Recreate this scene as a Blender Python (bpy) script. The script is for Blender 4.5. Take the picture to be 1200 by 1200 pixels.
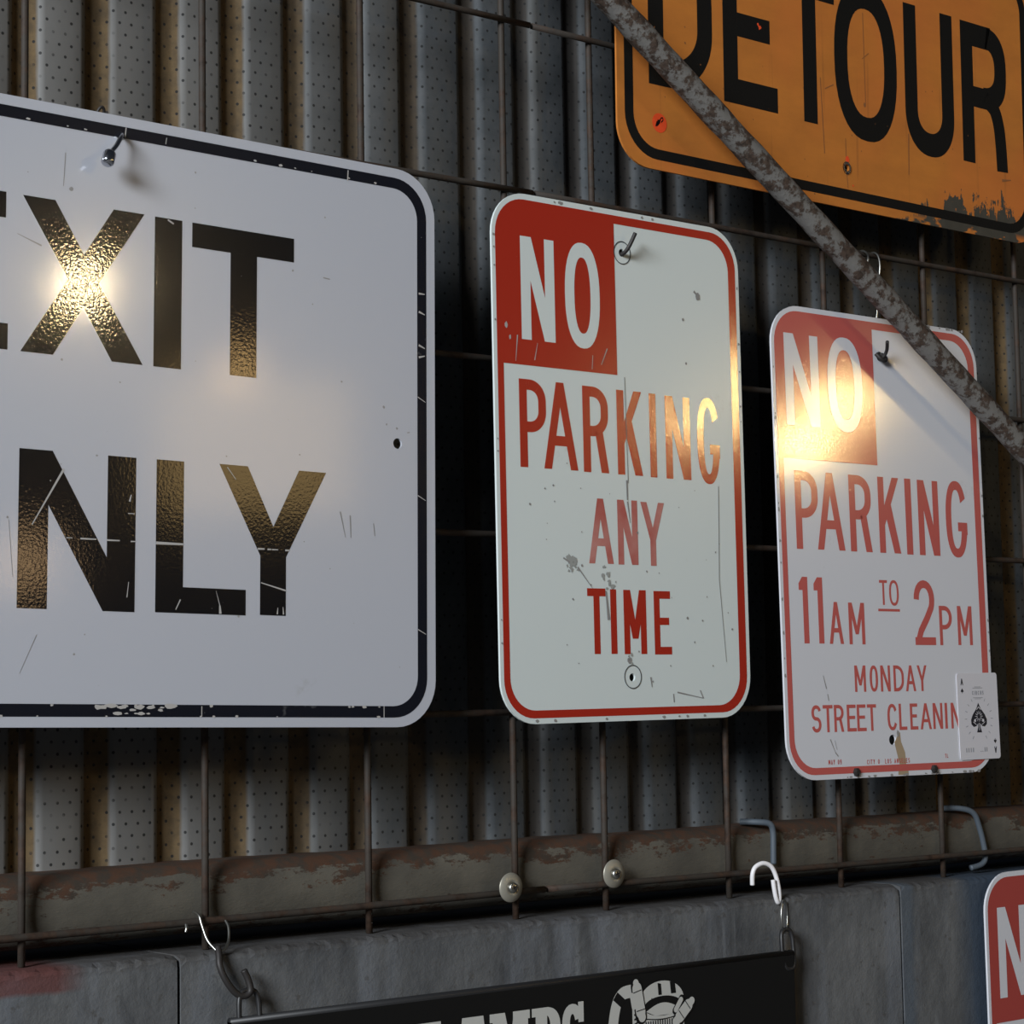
import bpy, bmesh, math, random
from mathutils import Vector, Matrix
from mathutils.geometry import tessellate_polygon
random.seed(7)
for o in list(bpy.data.objects): bpy.data.objects.remove(o)
S = bpy.context.scene
COL = S.collection
PI = math.pi
IN = 0.0254

# ------------------------------------------------------------------ camera
cam = bpy.data.cameras.new('camera')
cam.sensor_width = 36.0; cam.lens = 2505.84/1200*36.0; cam.clip_start = 0.02
co = bpy.data.objects.new('camera', cam); COL.objects.link(co)
R_ = Vector((0.7778, -0.6283, -0.0167)); F_ = Vector((0.6270, 0.7738, 0.0899)).normalized()
R_ = (R_ - F_*R_.dot(F_)).normalized(); U_ = R_.cross(F_)
co.matrix_world = Matrix(((R_.x, U_.x, -F_.x, 0.0), (R_.y, U_.y, -F_.y, -1.4346), (R_.z, U_.z, -F_.z, 1.6), (0, 0, 0, 1)))
S.camera = co

# ------------------------------------------------------------------ world and light
S.view_settings.view_transform = 'Standard'
S.view_settings.look = 'None'
S.view_settings.gamma = 1.0
S.view_settings.exposure = 0.0
S.view_settings.use_curve_mapping = False
w = bpy.data.worlds.new('world'); S.world = w; w.use_nodes = True
bg = w.node_tree.nodes['Background']
bg.inputs['Color'].default_value = (0.62, 0.72, 0.9, 1); bg.inputs['Strength'].default_value = 0.03

def light(name, kind, loc, energy, color, target=None, size=None, size_y=None, radius=None, spread=None):
    d = bpy.data.lights.new(name, kind); d.energy = energy; d.color = color
    o = bpy.data.objects.new(name, d); COL.objects.link(o); o.location = loc
    if kind == 'AREA':
        d.shape = 'RECTANGLE'; d.size = size; d.size_y = size_y or size
        if spread: d.spread = spread
    if radius: d.shadow_soft_size = radius
    if target is not None:
        o.rotation_euler = (Vector(target)-Vector(loc)).to_track_quat('-Z', 'Y').to_euler()
    return o
# daylight from the open yard door, high on the left
light('daylight_opening', 'AREA', (-4.7, -2.65, 3.65), 590, (0.90, 0.95, 1.0), (1.1, 0, 1.75), 2.0, 1.7)
# hanging warm bulbs of the shop, behind the camera
light('warm_bulb', 'POINT', (1.893, -2.5, 2.491), 9.0, (1.0, 0.76, 0.42), radius=0.03)
light('warm_bulb', 'POINT', (2.24, -2.5, 2.345), 1.0, (1.0, 0.62, 0.25), radius=0.05)
light('warm_bulb', 'POINT', (1.76, -2.5, 1.93), 0.9, (1.0, 0.64, 0.32), radius=0.06)
light('added_warm_panel', 'AREA', (2.28, -2.5, 2.19), 1.1, (1.0, 0.66, 0.26), (0.9, 0, 1.78), 0.40, 0.28)  # added warm panel, gives the EXIT ONLY letters their gold reflection
light('warm_bulb', 'POINT', (4.10, -2.5, 2.345), 8.0, (1.0, 0.70, 0.30), radius=0.05)
light('warm_bulb', 'POINT', (4.27, -2.5, 2.476), 6.5, (1.0, 0.70, 0.30), radius=0.05)

# ------------------------------------------------------------------ materials
class NT:
    def __init__(s, name):
        s.m = bpy.data.materials.new(name); s.m.use_nodes = True
        s.t = s.m.node_tree; s.b = s.t.nodes['Principled BSDF']
    def n(s, typ, **k):
        nd = s.t.nodes.new(typ)
        for a, v in k.items(): setattr(nd, a, v)
        return nd
    def put(s, sock, v):
        if isinstance(v, bpy.types.NodeSocket): s.t.links.new(v, sock)
        else:
            if isinstance(v, tuple) and len(v) == 3 and sock.type == 'RGBA': v = v+(1,)
            sock.default_value = v
    def math(s, op, a, b=0.0, c=0.0):
        nd = s.n('ShaderNodeMath', operation=op)
        for i, v in enumerate((a, b, c)): s.put(nd.inputs[i], v)
        return nd.outputs[0]
    def mix(s, f, a, b):
        nd = s.n('ShaderNodeMix', data_type='RGBA')
        s.put(nd.inputs[0], f); s.put(nd.inputs[6], a); s.put(nd.inputs[7], b)
        return nd.outputs[2]
    def coord(s):
        return s.n('ShaderNodeTexCoord').outputs['Object']
    def scale(s, v, sc):
        nd = s.n('ShaderNodeVectorMath', operation='MULTIPLY'); s.put(nd.inputs[0], v); nd.inputs[1].default_value = sc
        return nd.outputs[0]
    def noise(s, v, sc, detail=3, rough=0.55):
        nd = s.n('ShaderNodeTexNoise'); s.put(nd.inputs['Vector'], v)
        nd.inputs['Scale'].default_value = sc; nd.inputs['Detail'].default_value = detail; nd.inputs['Roughness'].default_value = rough
        return nd.outputs['Fac']
    def step(s, v, lo, hi):
        nd = s.n('ShaderNodeMapRange'); s.put(nd.inputs[0], v); nd.inputs[1].default_value = lo; nd.inputs[2].default_value = hi
        return nd.outputs[0]
    def sep(s, v):
        nd = s.n('ShaderNodeSeparateXYZ'); s.put(nd.inputs[0], v); return nd.outputs
    def bump(s, h, strength, dist):
        nd = s.n('ShaderNodeBump'); s.put(nd.inputs['Height'], h); nd.inputs['Strength'].default_value = strength; nd.inputs['Distance'].default_value = dist
        s.t.links.new(nd.outputs[0], s.b.inputs['Normal']); return nd.outputs[0]
    def set(s, **k):
        nm = dict(color='Base Color', rough='Roughness', metal='Metallic', spec='Specular IOR Level', coat='Coat Weight', coatr='Coat Roughness')
        for a, v in k.items(): s.put(s.b.inputs[nm[a]], v)
        return s

def plain(name, color, rough=0.5, metal=0.0, spec=0.5, coat=0.0, coatr=0.1):
    return NT(name).set(color=color, rough=rough, metal=metal, spec=spec, coat=coat, coatr=coatr).m

def sign_paint(name, color, dirt=(0.25, 0.22, 0.18), dirt_at=0.70, rough=0.42, coatr=0.09, peel=0.35, sheen_col=None, spec=0.5, coat=1.0, peel_scale=420, hz=0.0):
    t = NT(name); c = t.coord()
    n1 = t.noise(c, 9, 5, 0.65); n2 = t.noise(c, 160, 2)
    f = t.math('MULTIPLY', t.step(n1, dirt_at-0.08, dirt_at+0.1), t.step(n2, 0.45, 0.62))
    col = color
    if sheen_col:
        col = t.mix(t.step(t.noise(c, 14, 4, 0.6), 0.42, 0.68), color, sheen_col)
    speck = t.step(t.noise(t.scale(c, (1, 1, 1)), 420, 1), 0.80, 0.84)
    col = t.mix(f, col, dirt); col = t.mix(t.math('MULTIPLY', speck, 0.6), col, dirt)
    t.set(color=col, rough=rough, coat=coat, coatr=coatr, spec=spec)
    h = t.noise(c, peel_scale, 2, 0.5); nrm = t.bump(h, peel, 0.0006)
    t.t.links.new(nrm, t.b.inputs['Coat Normal'])
    return t.m

M = {}
M['white_exit'] = sign_paint('white_sheeting_cool', (0.47, 0.485, 0.535), peel=0.05, dirt_at=0.78, rough=0.24, coat=0.7, coatr=0.08)
M['white_np1'] = sign_paint('white_sheeting_bright', (0.68, 0.745, 0.735), dirt_at=0.70, peel=0.05, rough=0.32, coat=0.2, coatr=0.16)
M['white_np2'] = sign_paint('white_sheeting_pinkish', (0.69, 0.695, 0.735), peel=0.07, rough=0.15, coatr=0.08)
M['black_paint'] = sign_paint('black_sign_paint', (0.006, 0.006, 0.007), dirt=(0.4, 0.4, 0.4), dirt_at=0.78, peel=0.09, rough=0.20, spec=0.12, coatr=0.07)
M['black_border'] = sign_paint('black_border_paint', (0.008, 0.009, 0.014), dirt=(0.45, 0.45, 0.45), dirt_at=0.70, peel=0.09, rough=0.20, spec=0.12, coatr=0.07)
M['red_np1'] = sign_paint('red_sign_ink', (0.42, 0.026, 0.011), dirt=(0.55, 0.35, 0.3), dirt_at=0.74, peel=0.09, rough=0.18, coatr=0.08)
M['red_sheen'] = sign_paint('red_sign_ink_sheen', (0.46, 0.10, 0.085), sheen_col=(0.58, 0.27, 0.24), dirt=(0.6, 0.5, 0.48), dirt_at=0.64, peel=0.08)  # paler pink paints in the broad reflected sheen over ANY
M['red_np2'] = sign_paint('red_sign_ink_faded', (0.54, 0.115, 0.098), dirt=(0.6, 0.45, 0.42), dirt_at=0.74, peel=0.09, rough=0.13, coatr=0.07)
M['red_low'] = sign_paint('red_sign_ink_low', (0.40, 0.062, 0.050), dirt_at=0.82, peel=0.08)
M['black_detour'] = sign_paint('black_detour_paint', (0.007, 0.007, 0.007), dirt=(0.20, 0.08, 0.03), dirt_at=0.82, peel=0.3, rough=0.6, coat=0.0, spec=0.15)
M['sign_back'] = plain('bare_aluminium', (0.5, 0.5, 0.5), 0.45, 0.8)
M['scratch_light'] = plain('scratch_light', (0.42, 0.40, 0.38), 0.6)
M['scratch_dark'] = plain('scratch_dark', (0.27, 0.26, 0.25), 0.7)
M['ink'] = plain('marker_ink', (0.05, 0.055, 0.06), 0.6)
M['smudge'] = plain('grime_mark', (0.33, 0.34, 0.32), 0.8)
M['drip'] = plain('rust_drip', (0.36, 0.27, 0.17), 0.7)
M['chrome'] = plain('chrome_steel', (0.55, 0.56, 0.6), 0.18, 1.0)
M['zinc'] = plain('zinc_wire', (0.45, 0.45, 0.42), 0.38, 1.0)
M['dark_steel'] = plain('dark_steel', (0.028, 0.025, 0.024), 0.55, 0.3)
M['black_plastic'] = plain('black_plastic', (0.015, 0.015, 0.016), 0.45)
M['white_coat'] = plain('white_vinyl', (0.75, 0.73, 0.74), 0.4)
M['blue_grey'] = plain('blue_grey_paint', (0.07, 0.088, 0.108), 0.6)
M['card'] = plain('playing_card_stock', (0.64, 0.63, 0.67), 0.35, coat=0.3)
M['card_ink'] = plain('card_ink', (0.012, 0.013, 0.022), 0.5)
M['card_grey'] = plain('card_fine_print', (0.30, 0.31, 0.34), 0.5)
M['black_board'] = plain('black_board_paint', (0.006, 0.006, 0.006), 0.7, spec=0.2)
M['board_print'] = plain('board_print', (0.50, 0.50, 0.47), 0.6)
M['sticker'] = plain('orange_red_sticker', (0.80, 0.075, 0.015), 0.6)

def mat_orange():
    t = NT('orange_sheeting_worn'); c = t.coord(); x, y, z = t.sep(c)
    base = t.mix(t.step(t.noise(t.scale(c, (1, 1, 2.2)), 12, 5, 0.65), 0.35, 0.7), (0.56, 0.195, 0.033), (0.44, 0.150, 0.028))
    base = t.mix(t.step(t.noise(c, 5, 3), 0.45, 0.75), base, (0.60, 0.16, 0.036))
    streak = t.step(t.noise(t.scale(c, (1, 1, 0.05)), 90, 2), 0.66, 0.74)
    base = t.mix(t.math('MULTIPLY', streak, 0.25), base, (0.16, 0.06, 0.02))
    # scraped grey aluminium towards the lower right corner (origin at bottom centre)
    h = t.math('MULTIPLY', t.step(x, 0.075, 0.18), 0.031)
    ns = t.math('ADD', t.math('MULTIPLY', t.noise(t.scale(c, (1, 1, 0.12)), 75, 4, 0.75), 0.7), t.math('MULTIPLY', t.noise(c, 40, 5, 0.75), 0.6))
    h = t.math('ADD', h, t.math('MULTIPLY', t.math('SUBTRACT', ns, 0.64), t.math('MULTIPLY', t.step(x, 0.07, 0.14), 0.15)))
    scr = t.step(t.math('SUBTRACT', h, z), 0.0, 0.0012)
    keep = t.math('MULTIPLY', t.step(t.noise(t.scale(c, (0.5, 1, 1)), 60, 3), 0.50, 0.54), t.step(z, 0.010, 0.004))
    scr = t.math('MULTIPLY', scr, t.math('SUBTRACT', 1.0, keep))
    base = t.mix(scr, base, t.mix(t.noise(c, 90, 4), (0.040, 0.040, 0.034), (0.075, 0.068, 0.055)))
    t.set(color=base, rough=0.55, spec=0.35)
    t.bump(t.noise(c, 60, 3), 0.08, 0.001)
    return t.m
M['orange'] = mat_orange()

def mat_wall():
    t = NT('perforated_galvanised_steel'); c = t.coord(); x, y, z = t.sep(c)
    gal = t.mix(t.step(t.noise(c, 26, 6, 0.7), 0.3, 0.7), (0.052, 0.060, 0.066), (0.092, 0.098, 0.103))
    gal = t.mix(t.step(t.noise(t.scale(c, (1, 1, 0.12)), 30, 4), 0.5, 0.75), gal, (0.095, 0.090, 0.080))
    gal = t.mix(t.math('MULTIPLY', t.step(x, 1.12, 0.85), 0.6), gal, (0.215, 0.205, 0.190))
    # rust settled in the valleys, uneven along the wall, plus painted valley shade
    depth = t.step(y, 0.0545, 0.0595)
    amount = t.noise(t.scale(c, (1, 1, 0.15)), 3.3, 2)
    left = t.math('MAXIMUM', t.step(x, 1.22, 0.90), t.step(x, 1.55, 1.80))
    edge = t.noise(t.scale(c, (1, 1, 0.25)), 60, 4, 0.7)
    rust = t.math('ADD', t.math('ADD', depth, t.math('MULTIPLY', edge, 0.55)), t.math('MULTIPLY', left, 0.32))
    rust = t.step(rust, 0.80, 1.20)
    rust_shade = t.mix(t.step(t.noise(c, 80, 4, 0.7), 0.4, 0.65), (0.130, 0.086, 0.040), (0.085, 0.058, 0.030))
    rust_shade = t.mix(left, (0.036, 0.030, 0.025), rust_shade)  # near-black brown paints in the shade of the mid-wall valleys
    col = t.mix(t.math('MULTIPLY', rust, t.math('ADD', 0.80, t.math('MULTIPLY', left, 0.15))), gal, rust_shade)
    # perforation
    uv = t.sep(t.n('ShaderNodeTexCoord').outputs['UV']); u = t.math('DIVIDE', uv[0], 0.0105); v = t.math('DIVIDE', uv[1], 0.0092)
    row = t.math('FLOOR', v)
    u2 = t.math('ADD', u, t.math('MULTIPLY', t.math('MODULO', row, 2.0), 0.5))
    fu = t.math('MULTIPLY', t.math('SUBTRACT', t.math('FRACT', u2), 0.5), 0.0105)
    fv = t.math('MULTIPLY', t.math('SUBTRACT', t.math('FRACT', v), 0.5), 0.0092)
    d = t.math('SQRT', t.math('ADD', t.math('MULTIPLY', fu, fu), t.math('MULTIPLY', fv, fv)))
    dot = t.step(d, 0.00145, 0.00100)
    clog = t.step(t.noise(c, 70, 2), 0.62, 0.5)
    col = t.mix(t.math('MULTIPLY', dot, t.math('ADD', 0.25, t.math('MULTIPLY', clog, 0.7))), col, (0.02, 0.02, 0.02))
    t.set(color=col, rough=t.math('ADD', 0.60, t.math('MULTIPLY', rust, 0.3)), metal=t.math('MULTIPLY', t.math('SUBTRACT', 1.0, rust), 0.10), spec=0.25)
    t.bump(t.noise(c, 50, 4), 0.15, 0.002)
    return t.m
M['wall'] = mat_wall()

def mat_rusty(name, paint, rust, sc, lo, hi, rough=0.7, stretch=(1, 1, 1), bump=0.4):
    t = NT(name); c = t.scale(t.coord(), stretch)
    n = t.noise(c, sc, 6, 0.7)
    col = t.mix(t.step(n, lo, hi), paint, t.mix(t.step(t.noise(c, sc*3, 3), 0.4, 0.65), rust, tuple(a*0.45 for a in rust)))
    t.set(color=col, rough=rough, spec=0.3); t.bump(n, bump, 0.002)
    return t.m
M['wire'] = mat_rusty('rusty_mesh_wire', (0.040, 0.033, 0.027), (0.055, 0.032, 0.021), 35, 0.45, 0.6)
M['rod'] = mat_rusty('flaking_painted_pipe', (0.155, 0.148, 0.138), (0.070, 0.048, 0.036), 85, 0.46, 0.54, stretch=(1, 1, 1.0), bump=0.6)

def mat_beam():
    t = NT('flaking_painted_beam'); c = t.coord(); x, y, z = t.sep(c)
    n = t.noise(t.scale(c, (0.4, 1, 1)), 70, 6, 0.8)
    band = t.step(z, 1.456, 1.473)
    low = t.step(z, 1.440, 1.432)
    f = t.step(t.math('ADD', t.math('ADD', n, t.math('MULTIPLY', t.step(z, 1.474, 1.480), 0.3)), t.math('ADD', t.math('MULTIPLY', band, 0.15), t.math('MULTIPLY', low, 0.10))), 0.61, 0.65)
    col = t.mix(f, t.mix(t.step(t.noise(c, 20, 3), 0.35, 0.7), (0.112, 0.102, 0.082), (0.075, 0.069, 0.057)),
                t.mix(t.step(t.noise(c, 90, 4), 0.42, 0.62), (0.070, 0.036, 0.022), (0.045, 0.035, 0.027)))
    t.set(color=col, rough=0.75, spec=0.25); t.bump(n, 0.5, 0.002)
    return t.m
M['beam'] = mat_beam()

def mat_concrete():
    t = NT('stained_painted_concrete'); c = t.coord(); x, y, z = t.sep(c)
    n = t.noise(t.scale(c, (1, 1, 0.5)), 14, 6, 0.7); n2 = t.noise(t.scale(c, (1, 1, 0.15)), 24, 4)
    col = t.mix(t.step(n, 0.32, 0.68), (0.050, 0.053, 0.058), (0.145, 0.148, 0.150))
    col = t.mix(t.math('MULTIPLY', t.step(n2, 0.50, 0.72), 0.8), col, (0.165, 0.178, 0.200))
    drip = t.math('MULTIPLY', t.step(t.noise(t.scale(c, (1, 1, 0.06)), 42, 3), 0.60, 0.68), t.step(t.noise(c, 12, 3), 0.45, 0.6))
    col = t.mix(t.math('MULTIPLY', drip, 0.55), col, (0.22, 0.235, 0.25))
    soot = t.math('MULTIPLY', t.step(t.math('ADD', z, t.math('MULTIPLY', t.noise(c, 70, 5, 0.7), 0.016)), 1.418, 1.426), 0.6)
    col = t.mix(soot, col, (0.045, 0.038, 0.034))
    col = t.mix(t.math('MULTIPLY', t.step(t.noise(c, 110, 3), 0.62, 0.7), 0.6), col, (0.07, 0.065, 0.06))
    blue = t.math('MULTIPLY', t.step(t.math('ADD', x, t.math('MULTIPLY', n, 0.03)), 1.725, 1.755), t.step(x, 2.0, 1.95))
    col = t.mix(t.math('MULTIPLY', blue, 0.85), col, (0.035, 0.055, 0.085))
    edgeb = t.math('MULTIPLY', t.step(x, 1.629, 1.631), t.step(t.math('ADD', x, t.math('MULTIPLY', n, 0.02)), 1.660, 1.652))
    col = t.mix(t.math('MULTIPLY', edgeb, 0.7), col, (0.085, 0.105, 0.13))
    # old red oxide mark near the top edge at the left
    rd = t.math('MULTIPLY', t.step(x, 0.745, 0.72), t.step(t.math('ADD', z, t.math('MULTIPLY', n, 0.01)), 1.4045, 1.408))
    col = t.mix(t.math('MULTIPLY', rd, 0.7), col, (0.12, 0.03, 0.025))
    rs = t.math('MULTIPLY', t.math('MULTIPLY', t.step(x, 1.463, 1.468), t.step(x, 1.482, 1.474)), t.step(z, 1.385, 1.36))
    col = t.mix(t.math('MULTIPLY', rs, 0.6), col, (0.13, 0.085, 0.03))
    t.set(color=col, rough=0.8, spec=0.25); t.bump(t.noise(c, 90, 5, 0.7), 0.5, 0.002)
    return t.m
M['concrete'] = mat_concrete()
tf = NT('grey_floor'); tf.set(color=tf.mix(tf.noise(tf.coord(), 6, 4), (0.12, 0.12, 0.12), (0.2, 0.19, 0.18)), rough=0.85)
M['floor'] = tf.m

# ------------------------------------------------------------------ helpers
def link(name, bm, mat, parent=None, smooth=False):
    me = bpy.data.meshes.new(name); bm.to_mesh(me); bm.free()
    if smooth:
        for p in me.polygons: p.use_smooth = True
    me.materials.append(mat)
    o = bpy.data.objects.new(name, me); COL.objects.link(o)
    if parent: o.parent = parent
    return o
def tag(o, label, cat, group=None):
    o['label'] = label; o['category'] = cat
    if group: o['group'] = group
    return o
def struct(o):
    o['kind'] = 'structure'; return o
def empty(name, loc=(0, 0, 0), mat=None):
    o = bpy.data.objects.new(name, None); COL.objects.link(o); o.empty_display_size = 0.02
    if mat is not None: o.matrix_world = mat
    else: o.location = loc
    return o
def poly(bm, pts, y=0.0):
    y -= (len(bm.faces) % 12)*4e-6
    a = sum(pts[i][0]*pts[(i+1) % len(pts)][1]-pts[(i+1) % len(pts)][0]*pts[i][1] for i in range(len(pts)))
    if a < 0: pts = pts[::-1]
    try: bm.faces.new([bm.verts.new((p[0], y, p[1])) for p in pts])
    except ValueError: pass
def strip(bm, A, B, y, closed=False):
    n = len(A)
    for i in range(n if closed else n-1):
        j = (i+1) % n; poly(bm, [A[i], A[j], B[j], B[i]], y)
def prism(bm, pts, y0, y1):
    """closed outline in (x, z) given thickness from y0 (front) to y1 (back)"""
    a = sum(pts[i][0]*pts[(i+1) % len(pts)][1]-pts[(i+1) % len(pts)][0]*pts[i][1] for i in range(len(pts)))
    if a < 0: pts = pts[::-1]
    f = [bm.verts.new((p[0], y0, p[1])) for p in pts]; b = [bm.verts.new((p[0], y1, p[1])) for p in pts]
    bm.faces.new(f); bm.faces.new(b[::-1])
    for i in range(len(pts)):
        j = (i+1) % len(pts); bm.faces.new((f[j], f[i], b[i], b[j]))
def tube(bm, pts, r, seg=10, cap=True):
    pts = [Vector(p) for p in pts]; rings = []; n = len(pts)
    t0 = (pts[1]-pts[0]).normalized(); up = Vector((0, 0, 1)) if abs(t0.z) < 0.9 else Vector((1, 0, 0))
    a = t0.cross(up).normalized()
    for i, p in enumerate(pts):
        t = (pts[min(i+1, n-1)]-pts[max(i-1, 0)]).normalized()
        a = (a-t*a.dot(t)).normalized(); b = t.cross(a)
        rr = r[i] if isinstance(r, (list, tuple)) else r
        rings.append([bm.verts.new(p+(a*math.cos(2*PI*k/seg)+b*math.sin(2*PI*k/seg))*rr) for k in range(seg)])
    for i in range(n-1):
        for k in range(seg):
            l = (k+1) % seg; bm.faces.new((rings[i][k], rings[i][l], rings[i+1][l], rings[i+1][k]))
    if cap:
        bm.faces.new(rings[0][::-1]); bm.faces.new(rings[-1])
def spline(P, k=8):
    P = [Vector(p) for p in P]; out = []
    for i in range(len(P)-1):
        p0, p1, p2, p3 = P[max(i-1, 0)], P[i], P[i+1], P[min(i+2, len(P)-1)]
        for j in range(k):
            t = j/k
            out.append(0.5*((2*p1)+(p2-p0)*t+(2*p0-5*p1+4*p2-p3)*t*t+(3*p1-p0-3*p2+p3)*t**3))
    return out+[P[-1]]
def rrect(x0, z0, x1, z1, r, k=10):
    out = []
    for cx, cz, a in ((x1-r, z0+r, -90), (x1-r, z1-r, 0), (x0+r, z1-r, 90), (x0+r, z0+r, 180)):
        for i in range(k+1):
            t = math.radians(a+90*i/k); out.append((cx+r*math.cos(t), cz+r*math.sin(t)))
    return out
def circ(cx, cz, r, k=24, rz=None):
    return [(cx+r*math.cos(2*PI*i/k), cz+(rz or r)*math.sin(2*PI*i/k)) for i in range(k)]
def plate(bm, outer, holes, y0, y1):
    loops = [outer]+[h[::-1] for h in holes]
    flat = [p for l in loops for p in l]
    tris = tessellate_polygon([[Vector((p[0], p[1], 0)) for p in l] for l in loops])
    f = [bm.verts.new((p[0], y0, p[1])) for p in flat]; b = [bm.verts.new((p[0], y1, p[1])) for p in flat]
    for t in tris:
        A = [flat[i] for i in t]
        s = (A[1][0]-A[0][0])*(A[2][1]-A[0][1])-(A[2][0]-A[0][0])*(A[1][1]-A[0][1])
        if s < 0: t = t[::-1]
        bm.faces.new([f[i] for i in t]); bm.faces.new([b[i] for i in t[::-1]])
    k = 0
    for l in loops:
        n = len(l)
        for i in range(n):
            j = (i+1) % n
            bm.faces.new((f[k+j], f[k+i], b[k+i], b[k+j]))
        k += n

# ------------------------------------------------------------------ lettering: every glyph is a list of outlines in a w x h box
def sup(cx, cy, rx, ry, deg, e=2.35):
    c, s = math.cos(math.radians(deg)), math.sin(math.radians(deg))
    return (cx+rx*math.copysign(abs(c)**(2/e), c), cy+ry*math.copysign(abs(s)**(2/e), s))
def arcring(cx, cy, rx, ry, s, a0, a1, e=2.35, k=40, sh=None):
    sh = sh or s; out = []
    for i in range(k):
        t0, t1 = a0+(a1-a0)*i/k, a0+(a1-a0)*(i+1)/k
        out.append([sup(cx, cy, rx, ry, t0, e), sup(cx, cy, rx, ry, t1, e), sup(cx, cy, rx-s, ry-sh, t1, e), sup(cx, cy, rx-s, ry-sh, t0, e)])
    return out
def ribbon(P, s):
    out = []; L = []; Rr = []
    for i in range(len(P)):
        a, b = P[max(i-1, 0)], P[min(i+1, len(P)-1)]
        dx, dy = b[0]-a[0], b[1]-a[1]; l = math.hypot(dx, dy) or 1
        L.append((P[i][0]-dy/l*s/2, P[i][1]+dx/l*s/2)); Rr.append((P[i][0]+dy/l*s/2, P[i][1]-dx/l*s/2))
    for i in range(len(P)-1): out.append([L[i], L[i+1], Rr[i+1], Rr[i]])
    return out
def rc(x0, y0, x1, y1): return [(x0, y0), (x1, y0), (x1, y1), (x0, y1)]
def glyph(c, w, h, s, sh=None):
    sh = sh or s
    if c == 'I': return [rc(0, 0, w, h)]
    if c == 'L': return [rc(0, 0, s, h), rc(s, 0, w, sh)]
    if c == 'T': return [rc(w/2-s/2, 0, w/2+s/2, h-sh), rc(0, h-sh, w, h)]
    if c == 'E': return [rc(0, 0, s, h), rc(s, 0, w, sh), rc(s, h-sh, w*0.96, h), rc(s, h*0.52-sh*0.45, w*0.87, h*0.52+sh*0.5)]
    if c == 'N':
        d = s*1.12; return [rc(0, 0, s, h), rc(w-s, 0, w, h), [(0, h), (d, h), (w, 0), (w-d, 0)]]
    if c == 'A':
        z0, z1 = h*0.27, h*0.27+sh*0.95; k = (w/2-s/2)/h
        return [[(0, 0), (s, 0), (w/2+s/2, h), (w/2-s/2, h)], [(w, 0), (w-s, 0), (w/2-s/2, h), (w/2+s/2, h)], [(k*z0+s*.5, z0), (w-k*z0-s*.5, z0), (w-k*z1-s*.5, z1), (k*z1+s*.5, z1)]]
    if c == 'M':
        d = s*1.15; vy = h*0.24
        return [rc(0, 0, s, h), rc(w-s, 0, w, h), [(0, h), (d, h), (w/2+d*.42, vy), (w/2-d*.42, vy)], [(w, h), (w-d, h), (w/2-d*.42, vy), (w/2+d*.42, vy)]]
    if c == 'K':
        d = s*1.12; return [rc(0, 0, s, h), [(w-d, h), (w, h), (s*0.9, h*0.34), (s*0.9, h*0.60)], [(w-d, 0), (w, 0), (s+(w-s)*0.42, h*0.66), (s+(w-s)*0.08, h*0.49)]]
    if c == 'X':
        d = s*1.08; return [[(0, h), (d, h), (w, 0), (w-d, 0)], [(0, 0), (d, 0), (w, h), (w-d, h)]]
    if c == 'Y':
        d = s*1.08; j = h*0.40
        return [rc(w/2-s/2, 0, w/2+s/2, j), [(0, h), (d, h), (w/2+s/2, j), (w/2-s/2, j)], [(w, h), (w-d, h), (w/2-s/2, j), (w/2+s/2, j)]]
    if c in 'O0': return arcring(w/2, h/2, w/2, h/2, s, 0, 360, sh=sh)
    if c == 'C': return arcring(w/2, h/2, w/2, h/2, s, 28, 332, sh=sh)
    if c == 'G':
        return arcring(w/2, h/2, w/2, h/2, s, 30, 345, sh=sh)+[rc(w-s, h*0.30, w, h*0.46), rc(w*0.56, h*0.46-sh, w-s, h*0.46)]
    if c == 'D':
        r = min(w*0.75, h*0.42)
        return [rc(0, 0, s, h), rc(s, 0, w-r, sh), rc(s, h-sh, w-r, h), rc(w-s, r, w, h-r)]+arcring(w-r, h-r, r, r, s, 0, 90, 2.1, 14, sh)+arcring(w-r, r, r, r, s, 270, 360, 2.1, 14, sh)
    if c in 'PR':
        b = h*(0.40 if c == 'P' else 0.42); r = min(w*0.62, (h-b)/2)
        out = [rc(0, 0, s, h), rc(s, b, w-r, b+sh), rc(s, h-sh, w-r, h)]
        if h-b-2*r > 1e-6: out.append(rc(w-s, b+r, w, h-r))
        out += arcring(w-r, h-r, r, r, s, 0, 90, 2.1, 14, sh)+arcring(w-r, b+r, r, r, s, 270, 360, 2.1, 14, sh)
        if c == 'R': out.append([(w-s*1.05, 0), (w, 0), (w*0.60+s*0.62, b+sh*0.5), (w*0.60-s*0.45, b+sh*0.5)])
        return out
    if c == 'U':
        r = h*0.30
        return [rc(0, r, s, h), rc(w-s, r, w, h)]+arcring(w/2, r, w/2, r, s, 180, 360, 2.2, 24, sh)
    if c == 'S':
        ry = (h-sh)/4; rx = (w-s)/2; P = []
        P += [sup(w/2, h-sh/2-ry, rx, ry, a, 2.2) for a in range(15, 271, 15)]
        P += [sup(w/2, sh/2+ry, rx, ry, a, 2.2) for a in range(75, -166, -15)]
        return ribbon(P, s)
    if c == '2':
        ry = h*0.24; rx = (w-s)/2
        P = [sup(w/2, h-s/2-ry, rx, ry, a, 2.1) for a in range(180, -31, -15)]+[(w*0.62, h*0.42), (w*0.30, h*0.22), (s*0.62, s*0.5)]
        return ribbon(P, s)+[rc(0, 0, w, sh)]
    if c == '1': return [rc(w-s, 0, w, h), [(0, h*0.80), (w-s, h*0.80), (w-s, h), (0, h*0.90)]]
    if c == '9': return arcring(w/2, h*0.68, w/2, h*0.32, s, 0, 360, sh=sh)+[rc(w-s, h*0.12, w, h*0.68), rc(w*0.15, 0, w*0.8, sh)]
    return []
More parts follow.
